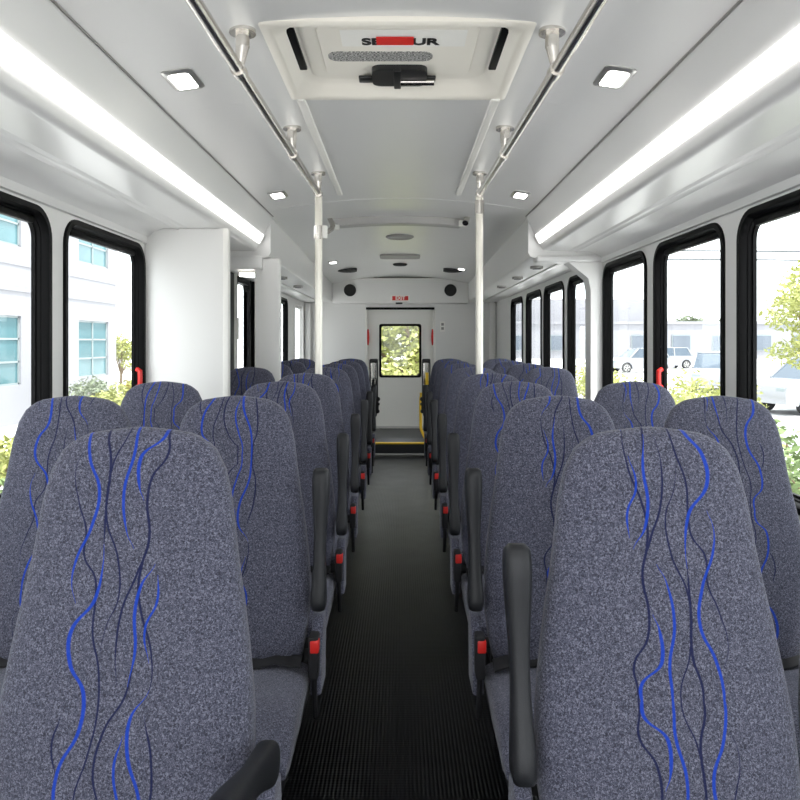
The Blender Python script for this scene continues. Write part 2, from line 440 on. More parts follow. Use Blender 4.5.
k = 3
for s, nm in ((-1, 'left'), (1, 'right')):
    # lit cove of the front half: sloping panel, rounded lower corner, soffit
    pf = [(SEAM, CZ + .79), (SEAM + .004, CZ + .778)]
    for i in range(7):
        t = i / 6; pf.append((.80 + .0835 * t + .0, CZ + .79 - .18 * t - .012 * (1 - t)))
    for i in range(1, 7):
        t = R(90 * i / 6); pf.append((.8835 + .03 - .03 * math.cos(t) + .004, CZ + .61 - .037 * math.sin(t)))
    pf += [(1.06, SOFF)]
    bm = bmesh.new(); th = .02
    # closed thin section
    outer = [(x + .02, z + .02) for x, z in reversed(pf)]
    prism(bm, pf + outer, lambda a, b, t: (s * a, t, b), YF, YB)
    structure('trim_%d' % k, bm, M['cove'], 30); k += 1
    # ribbed moulding between soffit and wall
    ms = [(1.06, SOFF + .02), (1.06, SOFF), (1.075, SOFF - .006), (1.085, SOFF), (1.10, SOFF - .001), (1.112, SOFF - .009), (1.124, SOFF - .002), (1.19, SOFF - .004), (1.235, SOFF - .02), (1.262, SOFF - .045), (1.266, SOFF - .075), (1.276, SOFF - .078), (WX + .005, SOFF - .07), (WX + .005, SOFF + .02)]
    bm = bmesh.new(); prism(bm, ms, lambda a, b, t: (s * a, t, b), YF, YB)
    structure('trim_%d' % k, bm, M['alu'] if False else M['cove'], 30); k += 1
    # seam bead between ceiling and cove
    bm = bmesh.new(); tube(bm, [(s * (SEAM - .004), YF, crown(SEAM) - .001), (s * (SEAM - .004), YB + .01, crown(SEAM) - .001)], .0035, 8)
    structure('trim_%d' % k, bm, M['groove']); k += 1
    # rear duct, tapering: inner face, soffit, front end cap
    def duct(t):
        f = (t - YB) / (YR - YB); xi = .81 + .09 * f
        return [(s * xi, t, crown(.85) + .02), (s * xi, t, DUCT + .03), (s * (xi + .012), t, DUCT + .008), (s * (xi + .03), t, DUCT), (s * (WX + .01), t, DUCT), (s * (WX + .01), t, ROOF - .03), (s * (xi + .2), t, ROOF - .03), (s * (xi + .2), t, crown(.85) + .02)]
    bm = bmesh.new(); loft(bm, [duct(YB - .002), duct(YR)])
    structure('trim_%d' % k, bm, M['cove'], 30); k += 1
    # lip plate under the bulkhead
    bm = B(min(s * .86, s * (WX - .002)), max(s * .86, s * (WX - .002)), YB - .02, YB + .10, DUCT - (.075 if s < 0 else .028), DUCT + .012, bev=.012, seg=3)
    structure('trim_%d' % k, bm, M['cove']); k += 1
    # aluminium track on the duct soffit
    bm = B(min(s * 1.06, s * 1.09), max(s * 1.06, s * 1.09), YB + .15, YR - .25, DUCT - .008, DUCT + .002, bev=.003)
    structure('trim_%d' % k, bm, M['alu']); k += 1
# pillars at the bulkhead
pl = [(1.275, 0), (1.275, DUCT - .03), (1.06, DUCT - .03), (1.10, DUCT - .06), (1.185, DUCT - .13), (1.20, DUCT - .2), (1.20, 0)]
bm = bmesh.new(); prism(bm, pl, lambda a, b, t: (a, t, b), YB - .01, YB + .12)
structure('trim_%d' % k, bm, M['wall']); k += 1
structure('trim_%d' % k, B(-.915, -.755, YB + .015, YB + .08, 0, DUCT - .001, bev=.012, seg=3), M['wall']); k += 1
# partition panel on the left
structure('wall_partition', B(-WX + .001, -.86, 3.52, 3.555, 0, SOFF - .001, bev=.006), M['wall']); k += 1
structure('trim_%d' % k, B(-.885, -.857, 3.512, 3.562, 0, SOFF - .002, bev=.006), M['alu'] if False else M['white']); k += 1
# centre ceiling strips and cross seams
for s in (-1, 1):
    bm = B(min(s * .325, s * .355), max(s * .325, s * .355), 2.44, 4.02, crown(.34) - .012, crown(.34) + .004, bev=.006, seg=3)
    structure('trim_%d' % k, bm, M['white']); k += 1
def rib(x0, x1, y0, y1, dz, n=20):
    bm = bmesh.new(); rings = []
    xs = [x0 + (x1 - x0) * i / n for i in range(n + 1)]
    for x in xs:
        e = min(1, (x - x0) / .05, (x1 - x) / .05); e = max(.15, math.sqrt(max(0, 1 - (1 - e) ** 2)))
        c = crown(x)
        rings.append([(x, y0, c + .005), (x, y0, c - dz * e + .006), (x, y0 + .006, c - dz * e), (x, y1 - .006, c - dz * e), (x, y1, c - dz * e + .006), (x, y1, c + .005)])
    return loft(bm, rings)
structure('trim_%d' % k, rib(-.46, .46, 4.80, 4.90, .052), M['rib']); k += 1
structure('trim_%d' % k, rib(-.80, .80, 4.20, 4.24, .004), M['ceiling']); k += 1

# rear wall with the door opening and the header box
bm = holed([(-1.34, -.05), (1.34, -.05), (1.34, ROOF), (-1.34, ROOF)], [[(-.455, .14), (.455, .14), (.455, 1.757), (-.455, 1.757)]], lambda a, b, t: (a, t, b), YR, YR + .1)
structure('wall_rear', bm, M['wall_grey'], 25)
structure('wall_rear_header', B(-.90, .90, YR - .2, YR - .001, CZ + .51, crown(0) - .02, bev=.02, seg=3), M['wall_grey'])
structure('trim_%d' % k, B(-.46, .46, YR - .012, YR + .03, 1.735, 1.765), M['frame']); k += 1
for s in (-1, 1):
    structure('trim_%d' % k, B(min(s * .445, s * .475), max(s * .445, s * .475), YR - .01, YR + .1, .14, 1.735, bev=.004), M['white']); k += 1
    # quarter posts in the rear corners
    structure('trim_%d' % k, B(min(s * 1.19, s * 1.278), max(s * 1.19, s * 1.278), YR - .12, YR - .002, .14, DUCT, bev=.03, seg=4), M['wall_grey']); k += 1
d1 = tag(empty('door_1', (0, YR + .08, .14)), kind='structure')
bm = holed([(-.45, .15), (.45, .15), (.45, 1.75), (-.45, 1.75)], [rrect(-.275, .275, .83, 1.535, .03, 4)], lambda a, b, t: (a, t, b), YR + .08, YR + .12)
put('door_panel', bm, M['white'], d1, 25)
bm = bmesh.new()
rings = [[(p, y, q) for p, q in rrect(-.285 + d, .285 - d, .82 + d, 1.545 - d, .03, 4)] for d, y in ((0, YR + .085), (0, YR + .064), (.03, YR + .064), (.03, YR + .1))]
loft(bm, rings + [rings[0]], caps=False); bmesh.ops.remove_doubles(bm, verts=bm.verts, dist=1e-5)
put('window_frame', bm, M['frame'], d1)
put('pane', B(-.27, .27, YR + .095, YR + .1, .835, 1.53), M['glass'], d1, 0)
put('door_sill', B(-.45, .45, YR + .03, YR + .08, .141, .165, bev=.003), M['alu'], d1)
for s in (-1, 1):
    bm = bmesh.new()
    x = s * .435
    tube(bm, [(x, YR + .045, 1.26), (x, YR + .02, 1.30), (x, YR + .01, 1.36), (x, YR + .02, 1.43), (x, YR + .045, 1.47)], [.008, .016, .02, .016, .008], 10)
    h = put('door_handle', bm, M['red'], d1); h['label'] = 'red handle'

# front end: windscreen opening (out of view, lets the daylight in)
bm = holed([(-1.34, -.05), (1.34, -.05), (1.34, ROOF), (-1.34, ROOF)], [rrect(-1.25, 1.25, .6, 2.2, .1)], lambda a, b, t: (a, t, b), YF - .08, YF)
structure('wall_front', bm, M['wall_grey'], 25)

# ------------------------------------------------------------------ seats
PROFILE = [(0.0, .012), (.004, .050), (.010, .086), (.020, .109), (.037, .128), (.07, .145), (.12, .157), (.22, .170), (.315, .187), (.41, .200), (.47, .206), (.55, .205), (.62, .197), (.68, .180)]
def interp(tab, x):
    for (a, p), (b, q) in zip(tab, tab[1:]):
        if x <= b: return p + (q - p) * (x - a) / (b - a)
    return tab[-1][1]
def sqc(t, e):
    c, s = math.cos(t), math.sin(t)
    return math.copysign(abs(c) ** (2 / e), c), math.copysign(abs(s) ** (2 / e), s)
def backrest_mesh():
    bm = bmesh.new(); rings = []; N = 48
    ds = [0, .002, .005, .010, .017, .026, .037, .052, .07, .095, .12, .16, .2, .25, .3, .35, .4, .45, .5, .55, .6, .64, .665, .68]
    for d in ds:
        z = 1.156 - d
        w = interp(PROFILE, d)
        th = .028 + .030 * min(1, d / .5)
        e = min(1, d / .07); th *= math.sqrt(max(.02, 1 - (1 - e) ** 2)) if d < .07 else 1
        if d > .6: th *= math.sqrt(max(.05, 1 - ((d - .6) / .085) ** 2))
        yc = .15 * (z - 1.156) + .012 * math.sin(math.pi * d / .68)
        ring = []
        for i in range(N):
            a, b = sqc(2 * math.pi * i / N, 3.0)
            ring.append((w * a, yc + th * b * (1.0 if b > 0 else 1.08), z))
        rings.append(ring)
    loft(bm, rings)
    return finish(bm, 'backrest', M['cloth'], 75)
def cushion_mesh():
    bm = bmesh.new(); rings = []; N = 44
    for y, e in ((-.09, .80), (-.10, .93), (-.13, 1), (-.2, 1), (-.3, 1), (-.36, 1), (-.40, 1), (-.43, .985), (-.455, .95), (-.47, .88), (-.482, .72), (-.486, .5)):
        drop = 0 if y > -.34 else ((-.34 - y) / .146) ** 2 * .035
        rise = .012 * math.exp(-((y + .33) / .08) ** 2)
        zt = .497 - drop + rise; zb = .412
        zc = (zt + zb) / 2; h = (zt - zb) / 2 * (e if e < 1 else 1)
        w = (.2145 if y < -.2 else .210) * (1 if e > .9 else .985)
        ring = []
        for i in range(N):
            a, b = sqc(2 * math.pi * i / N, 4.5)
            ring.append((w * a, y, zc + h * b + (.008 * (1 - a * a) if b > 0 else 0)))
        rings.append(ring)
    loft(bm, rings)
    return finish(bm, 'cushion', M['cloth_plain'], 75)
def armrest_mesh():
    # along +z from the pivot
    bm = bmesh.new(); rings = []; N = 24
    for z, w, t, y in ((-.028, .010, .012, 0), (-.024, .018, .024, 0), (-.012, .0215, .031, 0), (.0, .022, .033, 0), (.02, .0215, .031, .001), (.05, .0195, .027, .003), (.1, .0170, .023, .006), (.15, .0165, .022, .008), (.2, .019, .023, .009), (.25, .0225, .026, .008), (.29, .0245, .028, .006), (.318, .0245, .027, .004), (.336, .0225, .022, .003), (.344, .015, .014, .002)):
        ring = []
        for i in range(N):
            a, b = sqc(2 * math.pi * i / N, 3.2)
            ring.append((w * a, y + t * b, z))
        rings.append([(p * .92, q, r * .955) for p, q, r in ring])
    loft(bm, rings)
    return finish(bm, 'armrest', M['arm'], 60)
ME = {'backrest': backrest_mesh(), 'cushion': cushion_mesh(), 'armrest': armrest_mesh()}
bm = bmesh.new(); box(bm, -.20, .20, -.45, -.05, .372, .411, bev=.008)
box(bm, -.185, .185, -.055, -.03, .37, .62, bev=.006)
ME['seat_frame'] = finish(bm, 'seat_frame', M['steel_black'])
bm = bmesh.new(); box(bm, -.03, .03, -.36, -.12, .012, .375, bev=.006); box(bm, -.06, .06, -.44, -.04, .001, .014, bev=.004)
ME['pedestal'] = finish(bm, 'pedestal', M['steel_black'])
bm = bmesh.new()
pts = []
for i in range(13):
    x = -.195 + .39 * i / 12
    pts.append((x, -.158 - .012 * math.cos(i * .9), .508 + .010 * math.sin(i * 1.1) ** 2))
rings = [[(x, y - .022, z - .004), (x, y + .022, z + .006), (x, y + .020, z + .010), (x, y - .022, z + .001)] for x, y, z in pts]
loft(bm, rings); ME['lap_belt'] = finish(bm, 'lap_belt', M['belt'])
bm = bmesh.new(); box(bm, -.012, .012, -.022, .022, -.075, .03, bev=.006); tube(bm, [(0, .0, -.07), (0, .012, -.14), (0, .03, -.19)], .007, 8)
ME['buckle'] = finish(bm, 'buckle', M['belt'])
bm = bmesh.new(); box(bm, -.0080, .0138, -.024, .002, -.010, .022, bev=.004)
ME['release_button'] = finish(bm, 'release_button', M['red'])
bm = bmesh.new()
rings = []
for z, y0, y1 in ((.44, -.17, -.05), (.50, -.165, -.045), (.56, -.145, -.035), (.60, -.125, -.045), (.612, -.11, -.06)):
    rings.append([(p, q, z) for p, q in rrect(-.014, .014, y0, y1, .012, 4)])
loft(bm, rings); ME['hinge_cover'] = finish(bm, 'hinge_cover', M['cloth_plain'], 60)

def child(name, me, parent, loc=(0, 0, 0), rot=(0, 0, 0)):
    o = bpy.data.objects.new(name, me); COL.objects.link(o); o.parent = parent; o.location = loc; o.rotation_euler = rot; return o
def seat_proto(arm_side):
    t = bpy.data.objects.new('bus_seat', None); COL.objects.link(t); t.empty_display_size = .1
    b = child('backrest', ME['backrest'], t); b['pattern_shift'] = 0.0; b['pattern_flip'] = 1.0
    child('cushion', ME['cushion'], t); child('seat_frame', ME['seat_frame'], t); child('pedestal', ME['pedestal'], t)
    child('lap_belt', ME['lap_belt'], t)
    if arm_side:
        child('armrest', ME['armrest'], t, (arm_side * .2315, -.105, .648), (R(-10), 0, 0))
        child('hinge_cover', ME['hinge_cover'], t, (arm_side * .2285, .02, -.012))
        k = child('buckle', ME['buckle'], t, (arm_side * .227, -.16, .555))
        c = child('release_button', ME['release_button'], k); c['label'] = 'red release button'
    return t
def copy_tree(o, parent=None):
    c = o.copy(); COL.objects.link(c); c.parent = parent
    for ch in o.children: copy_tree(ch, c)
    return c
ORD = ['nearest', 'second', 'third', 'fourth', 'fifth', 'sixth', 'seventh', 'eighth', 'ninth', 'last']
PROTO = {}
def place(kind, arm, x, y, label, group, shift, flip):
    key = (kind, arm)
    if key not in PROTO:
        PROTO[key] = seat_proto(arm); o = PROTO[key]
    else:
        o = copy_tree(PROTO[key])
    o.location = (x, y, 0)
    tag(o, label, 'seat', group)
    for ch in o.children:
        if ch.name.startswith('backrest'):
            ch['pattern_shift'] = shift; ch['pattern_flip'] = flip
    return o
rnd = random.Random(3)
seat_front = None
for i in range(8):
    y = 1.186 + .69 * i + (.09 if i > 3 else 0)
    for s, side in ((-1, 'left'), (1, 'right')):
        sh = 0.0 if i == 0 else rnd.random() * 2; fl = (1.0 if s < 0 else -1.0) if i == 0 else rnd.choice((-1.0, 1.0))
        if i == 0 and s > 0: sh = 1.32
        if i > 7: continue
        w = 'grey aisle seat, blue wavy stripes, %s from the front, %s of the aisle' % (ORD[i], side)
        if i == 0: w = 'large grey cloth seat with blue wavy stripes nearest the camera, ' + ('armrest folded down' if s < 0 else 'armrest standing upright')
        if i == 7: w = 'grey aisle seat farthest from the camera, %s of the aisle, before the folded seat' % side
        o = place('aisle', -s if i < 7 else 0, s * .43, y, w, 'aisle seats', sh, fl)
        if i == 0 and s < 0:
            seat_front = o
    for s, side in ((-1, 'left'), (1, 'right')):
        if i == 3: continue
        if i == 0 and s < 0: continue
        sh = rnd.random() * 2; fl = rnd.choice((-1.0, 1.0))
        w = 'grey striped window seat under the %s windows, %s row from the front' % (side, ['first', 'second', 'third', 'fourth', 'fifth', 'sixth', 'seventh', 'eighth', 'ninth', 'tenth'][i])
        place('window', 0, s * .862, y + (.0 if i < 3 else .0), w, 'window seats', sh, fl)
# lowered armrest on the first left seat
for ch in seat_front.children:
    if ch.name.startswith('armrest'):
        ch.rotation_euler = (R(72), 0, 0)

# foldaway seats behind the last row, folded upright
for s, side in ((-1, 'left'), (1, 'right')):
    Y = 6.88; X = s * .258
    def bx(x0, x1, *a, **k): return B(min(X + x0, X + x1), max(X + x0, X + x1), *a, **k)
    t = empty('folded_jump_seat', (X, Y, 0))
    tag(t, 'black folded jump seat with %s at the rear end of the aisle' % ('a yellow strap' if s > 0 else 'plain chrome bars'), 'jump seat', 'folded jump seats')
    put('cushion', bx(-.03, .03, Y + .0, Y + .40, .56, .93, bev=.02, seg=3), M['steel_black'], t)
    put('top_cap', bx(-.042, .042, Y - .03, Y + .06, 1.095, 1.135, bev=.014, seg=3), M['black'], t)
    for dx in (-.026, .014):
        bm = bmesh.new(); tube(bm, [(X + dx, Y, .85), (X + dx, Y, 1.105)], .010, 10); put('bar', bm, M['chrome'], t)
    put('side_plate', bx(.028, .042, Y - .02, Y + .05, .60, 1.11, bev=.003), M['black'], t)
    put('side_plate', bx(-.042, -.034, Y - .02, Y + .05, .60, 1.11, bev=.003), M['black'], t)
    put('leg', B(min(s * .27, s * .31), max(s * .27, s * .31), Y + .05, Y + .11, .001, .60, bev=.005), M['steel_black'], t)
    bm = bmesh.new(); disc(bm, (s * .215, Y - .02, .74), .02, .03, 'y'); disc(bm, (s * .22, Y - .02, .62), .02, .03, 'y'); disc(bm, (s * .212, Y - .02, .69), .014, .03, 'y'); box(bm, min(s * .21, s * .24), max(s * .21, s * .24), Y - .005, Y + .015, .60, .76)
    put('hinge', bm, M['black'], t)
    if s > 0: put('strap', B(.25, .28, Y - .016, Y - .011, .88, 1.0), M['yellow'], t)
bm = bmesh.new()
tube(bm, [(.246, 8.22, .705), (.246, 8.22, .67), (.240, 8.22, .62), (.240, 8.22, .30), (.25, 8.21, .265), (.30, 8.14, .16), (.31, 8.13, .141)], .017, 12)
tag(put('grab_bar', bm, M['yellow']), 'yellow grab bar rising from the rear step near the right folded jump seat', 'grab bar')

# ------------------------------------------------------------------ rails and poles
for s, side in ((-1, 'left'), (1, 'right')):
    t = empty('grab_rail', (s * .45, 2.5, crown(.42)))
    tag(t, 'long steel grab rail under the ceiling on the %s of the hatch' % side, 'handrail', 'ceiling grab rails')
    p0, p1, p2 = Vector((s * .475, .9, CZ + .737)), Vector((s * .448, 2.1, CZ + .742)), Vector((s * .42, 3.62, CZ + .782))
    pts = []
    for i in range(25):
        q = i / 24; y = .9 + (3.50 - .9) * q
        f = (y - .9) / 2.6
        pts.append((s * (.446 - .042 * f), y, CZ + .735 + .008 * f * f))
    bm = bmesh.new(); tube(bm, pts, .0165, 16); put('rail', bm, M['chrome'], t)
    for y in (1.1, 1.90, 2.76, 3.50):
        f = (y - .9) / 2.6; rx, rz = s * (.446 - .042 * f), CZ + .735 + .008 * f * f
        fxx = s * (.42 if y < 3 else .404); zc = crown(.42)
        bm = bmesh.new()
        disc(bm, (fxx, y, zc - .008), .036, .012)
        tube(bm, [(fxx, y, zc - .005), (fxx, y, zc - .045)], .019, 16)
        if abs(rx - fxx) > .01:
            tube(bm, [(fxx, y, zc - .04), (fxx, y, zc - .06), (fxx + (rx - fxx) * .4, y, zc - .078), (rx, y, rz + .004)], .0145, 14)
        else:
            tube(bm, [(fxx, y, zc - .04), (rx, y, rz)], [.019, .010], 14)
        tube(bm, [(rx, y - .02, rz), (rx, y + .02, rz)], .021, 16)
        put('bracket', bm, M['chrome'], t)
    t = empty('stanchion_pole', (s * .404, 3.52, 0))
    tag(t, 'tall cream upright pole on the %s of the aisle' % side, 'pole', 'upright poles')
    bm = bmesh.new(); tube(bm, [(s * .404, 3.52, .001), (s * .404, 3.52, CZ + .735)], .0188, 20); put('pole', bm, M['pole'], t)
    zc = (CZ + .548) if s < 0 else (CZ + .675)
    bm = bmesh.new(); tube(bm, [(s * .404, 3.52, zc - .032), (s * .404, 3.52, zc + .035)], .0235, 20)
    put('sleeve', bm, M['chrome'], t)
    if s < 0: put('plate', B(-.388, -.360, 3.508, 3.532, CZ + .52, CZ + .585, bev=.004), M['white'], t)
    # short bent sockets at the ends of the ceiling rib
    t = empty('handhold', (s * .46, 4.76, CZ + .8))
    tag(t, 'short bent steel handle beside the left pole' if s < 0 else 'short straight steel socket beside the right pole', 'handle', 'short steel handles')
    bm = bmesh.new()
    if s < 0:
        pts = [(-.485, 4.76, CZ + .865), (-.475, 4.76, CZ + .84), (-.458, 4.75, CZ + .805), (-.452, 4.74, CZ + .785), (-.458, 4.72, CZ + .762), (-.476, 4.66, CZ + .735)]
        tube(bm, pts, .017, 14); put('bar', bm, M['chrome'], t)
        bm = bmesh.new(); box(bm, -.452, -.41, 4.765, 4.795, CZ + .765, CZ + .80, bev=.004); put('mount', bm, M['white'], t)
    else:
        tube(bm, [(.468, 4.76, CZ + .868), (.44, 4.68, CZ + .795)], .021, 16); put('bar', bm, M['chrome'], t)
        bm = bmesh.new(); box(bm, .405, .46, 4.765, 4.795, CZ + .79, CZ + .83, bev=.004); put('mount', bm, M['white'], t)

# ------------------------------------------------------------------ lamps
for s, side in ((-1, 'left'), (1, 'right')):
    dx, dz = .0835, -.168
    L_ = math.hypot(dx, dz); ux, uz = dx / L_, dz / L_
    c = Vector((.8655, CZ + .6425)); nx, nz = uz, -ux      # normal towards the aisle and down
    if nx > 0: nx, nz = -nx, -nz
    h = .029
    poly = [(c.x - ux * h + nx * .000, c.y - uz * h + nz * .0), (c.x - ux * h + nx * .007, c.y - uz * h + nz * .007), (c.x + ux * h + nx * .007, c.y + uz * h + nz * .007), (c.x + ux * h, c.y + uz * h)]
    bm = bmesh.new(); prism(bm, poly, lambda a, b, t: (s * a, t, b), -.6, YB - .04)
    ls = tag(put('light_strip', bm, M['strip'], None, 0), 'long glowing white light strip along the %s ceiling cove' % side, 'light', 'cove light strips')
    bm = bmesh.new(); prism(bm, [(a + nx * q, b + nz * q) for (a, b), q in zip(poly, (0, .004, .004, 0))], lambda a, b, t: (s * a, t, b), YB - .04, YB - .02); put('end_cap', bm, M['cove'], ls)  # opaque cap added to keep the strip's glow off the bulkhead
def dome(x, y, label, sx=.048, sy=.082):
    z = crown(x)
    t = empty('dome_light', (x, y, z)); tag(t, label, 'light', 'ceiling lamps')
    sl = math.atan(-.23 * x)
    rot = Matrix.Translation((x, y, z)) @ Matrix.Rotation(-sl, 4, 'Y')
    bm = bmesh.new()
    rings = []
    for d, h in ((0, .004), (0, -.004), (.006, -.008), (.015, -.009), (.017, -.006)):
        rings.append([rot @ Vector((p, q, h)) for p, q in rrect(-sx + d, sx - d, -sy + d, sy - d, .02, 5)])
    loft(bm, rings); put('bezel', bm, M['alu'], t)
    bm = bmesh.new()
    loft(bm, [[rot @ Vector((p, q, h)) for p, q in rrect(-sx + d, sx - d, -sy + d * 1.5, sy - d * 1.5, .010, 5)] for d, h in ((.017, -.005), (.018, -.010))])
    put('diffuser', bm, M['dome'], t, 0)
dome(-.665, 2.17, 'square ceiling lamp on the left near the front, beside the seam'); dome(.665, 2.15, 'square ceiling lamp on the right near the front, beside the seam')
dome(-.67, 3.86, 'square ceiling lamp on the left just before the poles'); dome(.67, 3.86, 'square ceiling lamp on the right just before the poles')
dome(-.68, 7.1, 'small lit ceiling lamp on the left near the rear header'); dome(.68, 7.75, 'small lit ceiling lamp on the right near the rear header')
# little lit tube above the lift door
t = empty('courtesy_lamp', (-.97, 4.5, CZ + .45)); tag(t, 'small lit tube lamp between the white partition and the white column', 'light')
put('housing', B(-1.03, -.915, 4.46, 4.50, CZ + .440, CZ + .458, bev=.004), M['white'], t)
bm = bmesh.new(); tube(bm, [(-1.02, 4.47, CZ + .432), (-.925, 4.47, CZ + .424)], .013, 12); put('tube', bm, M['dome'], t)

# ------------------------------------------------------------------ roof hatch
hz = crown(0)
t = empty('roof_hatch', (0, 2.15, hz)); tag(t, 'cream roof hatch in the middle of the ceiling with a black latch', 'hatch')
bm = bmesh.new(); rings = []
X, Y0, Y1 = .375, 1.857, 2.456
hb = hz - .018
for d, h in ((.0, hz + .004), (0, hb + .004), (.005, hb), (.028, hb), (.036, hb + .006), (.060, hb + .030), (.078, hb + .042), (.095, hb + .046), (.095, hb + .060), (.02, hb + .060)):
    rings.append([(p, q, h) for p, q in rrect(-X + d, X - d, Y0 + d, Y1 - d, .012 if d < .03 else .07, 6)])
loft(bm, rings + [rings[0]] if False else rings, caps=False); put('frame', bm, M['hatch'], t, 40)
zl = hb + .044
bm = bmesh.new(); prism(bm, rrect(-.285, .285, 1.94, 2.375, .05, 5), lambda a, b, q: (a, b, q), zl, zl + .012)
put('lid', bm, M['hatch'], t)
bm = bmesh.new(); loft(bm, [[(p, q, h) for p, q in rrect(-.235 + d, .235 - d, 1.96 + d, 2.33 - d, .03, 5)] for d, h in ((0, zl + .002), (.004, zl - .004), (.012, zl - .005))])
put('lid_panel', bm, M['hatch'], t)
for s in (-1, 1):
    put('gap_shade', B(min(s * .292, s * .320), max(s * .292, s * .320), 1.96, 2.26, zl - .014, zl - .002, bev=.003), M['frame'], t)  # black strips put in for the shade in the lid's side gaps
flip = Euler((math.pi, 0, 0))
zp = zl - .005
put('notice', B(-.165, .20, 1.985, 2.095, zp - .0015, zp + .001), M['paper'], t)
zt = zp - .0025
text_mesh('lettering', 'SE', .060, M['ink'], t, (-.077, 2.062, zt), flip)
text_mesh('lettering', 'UR', .060, M['ink'], t, (.081, 2.062, zt), flip)
put('red_tag', B(-.062, .047, 2.025, 2.075, zp - .006, zp - .003), M['red'], t)
bm = bmesh.new(); prism(bm, rrect(-.215, .108, 2.135, 2.205, .03, 5), lambda a, b, q: (a, b, q), zp - .002, zp + .001)
put('placard', bm, M['placard'], t)
l = bmesh.new(); prism(l, rrect(-.085, .095, 2.235, 2.375, .03, 4), lambda a, b, q: (a, b, q), hb + .020, hb + .040)
lt = put('latch', l, M['black'], t)
for q in ((-.13, -.08, 2.31, 2.355, hb + .024, hb + .034), (.09, .125, 2.31, 2.355, hb + .024, hb + .034), (-.014, .010, 2.228, 2.38, hb + .012, hb + .024)):
    put('latch_bracket', B(*q, bev=.003), M['black'], lt)
bm = bmesh.new(); tube(bm, [(.008, 2.325, hb + .016), (.12, 2.325, hb + .016)], .011, 12); put('latch_handle', bm, M['chrome'], lt)

# ------------------------------------------------------------------ rear fittings
for s, side in ((-1, 'left'), (1, 'right')):
    bm = bmesh.new(); disc(bm, (s * .66, YR - .214, CZ + .68), .08, .016, 'y', 28)
    tag(put('speaker', bm, M['speaker']), 'round black speaker on the %s of the rear header' % side, 'speaker', 'header speakers')
    zc = crown(.6)
    bm = bmesh.new(); loft(bm, [[(s * .60 + .11 * math.cos(2 * math.pi * i / 20) * q, 7.95 + .12 * math.sin(2 * math.pi * i / 20) * q, h) for i in range(20)] for q, h in ((1, zc + .02), (1, zc - .022), (.8, zc - .028))])
    tag(put('ceiling_speaker', bm, M['speaker']), 'dark oval ceiling speaker on the %s near the rear header' % side, 'speaker', 'dark ceiling speakers')
def oval(cx, cy, rx, ry, z, m, name, label, cat):
    bm = bmesh.new(); loft(bm, [[(cx + rx * q * math.cos(2 * math.pi * i / 28), cy + ry * q * math.sin(2 * math.pi * i / 28), h) for i in range(28)] for q, h in ((1, z + .006), (1, z - .01), (.88, z - .018), (.8, z - .012))])
    tag(put(name, bm, m), label, cat)
oval(0, 5.72, .115, .115, crown(0), M['grille'], 'ceiling_vent', 'round grey vent in the middle of the rear ceiling', 'vent')
bm = bmesh.new(); prism(bm, rrect(-.20, .20, 6.85, 7.15, .06, 5), lambda a, b, q: (a, b, q), hz - .02, hz + .003)
tag(put('ceiling_grille', bm, M['grille']), 'wide grey grille behind the round vent in the rear ceiling', 'vent')
oval(0, 7.75, .08, .09, crown(0), M['speaker'], 'roof_vent', 'small dark vent in the ceiling nearest the exit sign', 'vent')
# exit sign
t = empty('exit_sign', (0, YR - .21, CZ + .54)); tag(t, 'small red and white EXIT sign above the rear door', 'sign')
put('board', B(-.125, .125, YR - .208, YR - .199, CZ + .535, CZ + .615), M['paper'], t)
put('panel', B(-.105, .105, YR - .2095, YR - .2075, CZ + .547, CZ + .603), M['red'], t)
text_mesh('lettering', 'EXIT', .062, M['paper'], t, (0, YR - .2105, CZ + .575), Euler((R(90), 0, 0)))
bm = bmesh.new(); disc(bm, (-.015, YR - .21, CZ + .497), .045, .02, 'z'); 
tag(put('door_lamp', bm, M['black']), 'small black lamp under the rear header below the exit sign', 'lamp')
t = empty('notice_sticker', (.56, YR, 1.45)); tag(t, 'white notice sticker on the rear wall right of the door', 'sticker')
put('sheet', B(.535, .60, YR - .006, YR - .001, 1.44, 1.575), M['paper'], t)
put('print', B(.55, .585, YR - .008, YR - .005, 1.465, 1.50), M['grille'], t); put('print', B(.55, .585, YR - .008, YR - .005, 1.52, 1.555), M['grille'], t)
# reading lamps in the rear duct soffit
for s, side in ((-1, 'left'), (1, 'right')):
    for j, y in enumerate((4.9, 5.7, 6.6)):
        bm = bmesh.new(); disc(bm, (s * .96, y, DUCT - .018), .045, .024); 
        o = put('reading_lamp', bm, M['grille'])
        tag(o, 'small round lamp under the %s rear duct, %s from the poles' % (side, ('first', 'second', 'third')[j]), 'lamp', 'duct reading lamps')
        bm = bmesh.new(); disc(bm, (s * .96, y, DUCT - .022), .03, .006); put('lens', bm, M['black'], o)

# ------------------------------------------------------------------ outside
G = -.85
M['ground'] = mat('pale_paving', srgb(194, 194, 194), .9, noise=.08, nscale=.8)
M['stucco'] = mat('white_stucco', srgb(142, 142, 147), .8, noise=.02, nscale=2)
M['teal'] = mat('teal_glass', srgb(76, 112, 118), .12, noise=.25, nscale=.9)
M['mullion'] = mat('pale_mullion', srgb(132, 142, 144), .5, noise=.02, nscale=5)
M['bark'] = mat('bark', srgb(120, 104, 84), .9, noise=.2, nscale=12)
M['carwhite'] = mat('white_car_paint', srgb(140, 142, 146), .25, noise=.01, nscale=3, coat=.5)
M['carglass'] = mat('car_glass', srgb(74, 86, 98), .08, noise=.1, nscale=2)
M['tyre'] = mat('tyre', srgb(46, 46, 48), .8, noise=.1, nscale=20)
M['wire'] = mat('wire', srgb(60, 64, 70), .6, noise=.05, nscale=3)
M['shade_glass'] = mat('distant_glass', srgb(96, 104, 114), .2, noise=.15, nscale=.5)
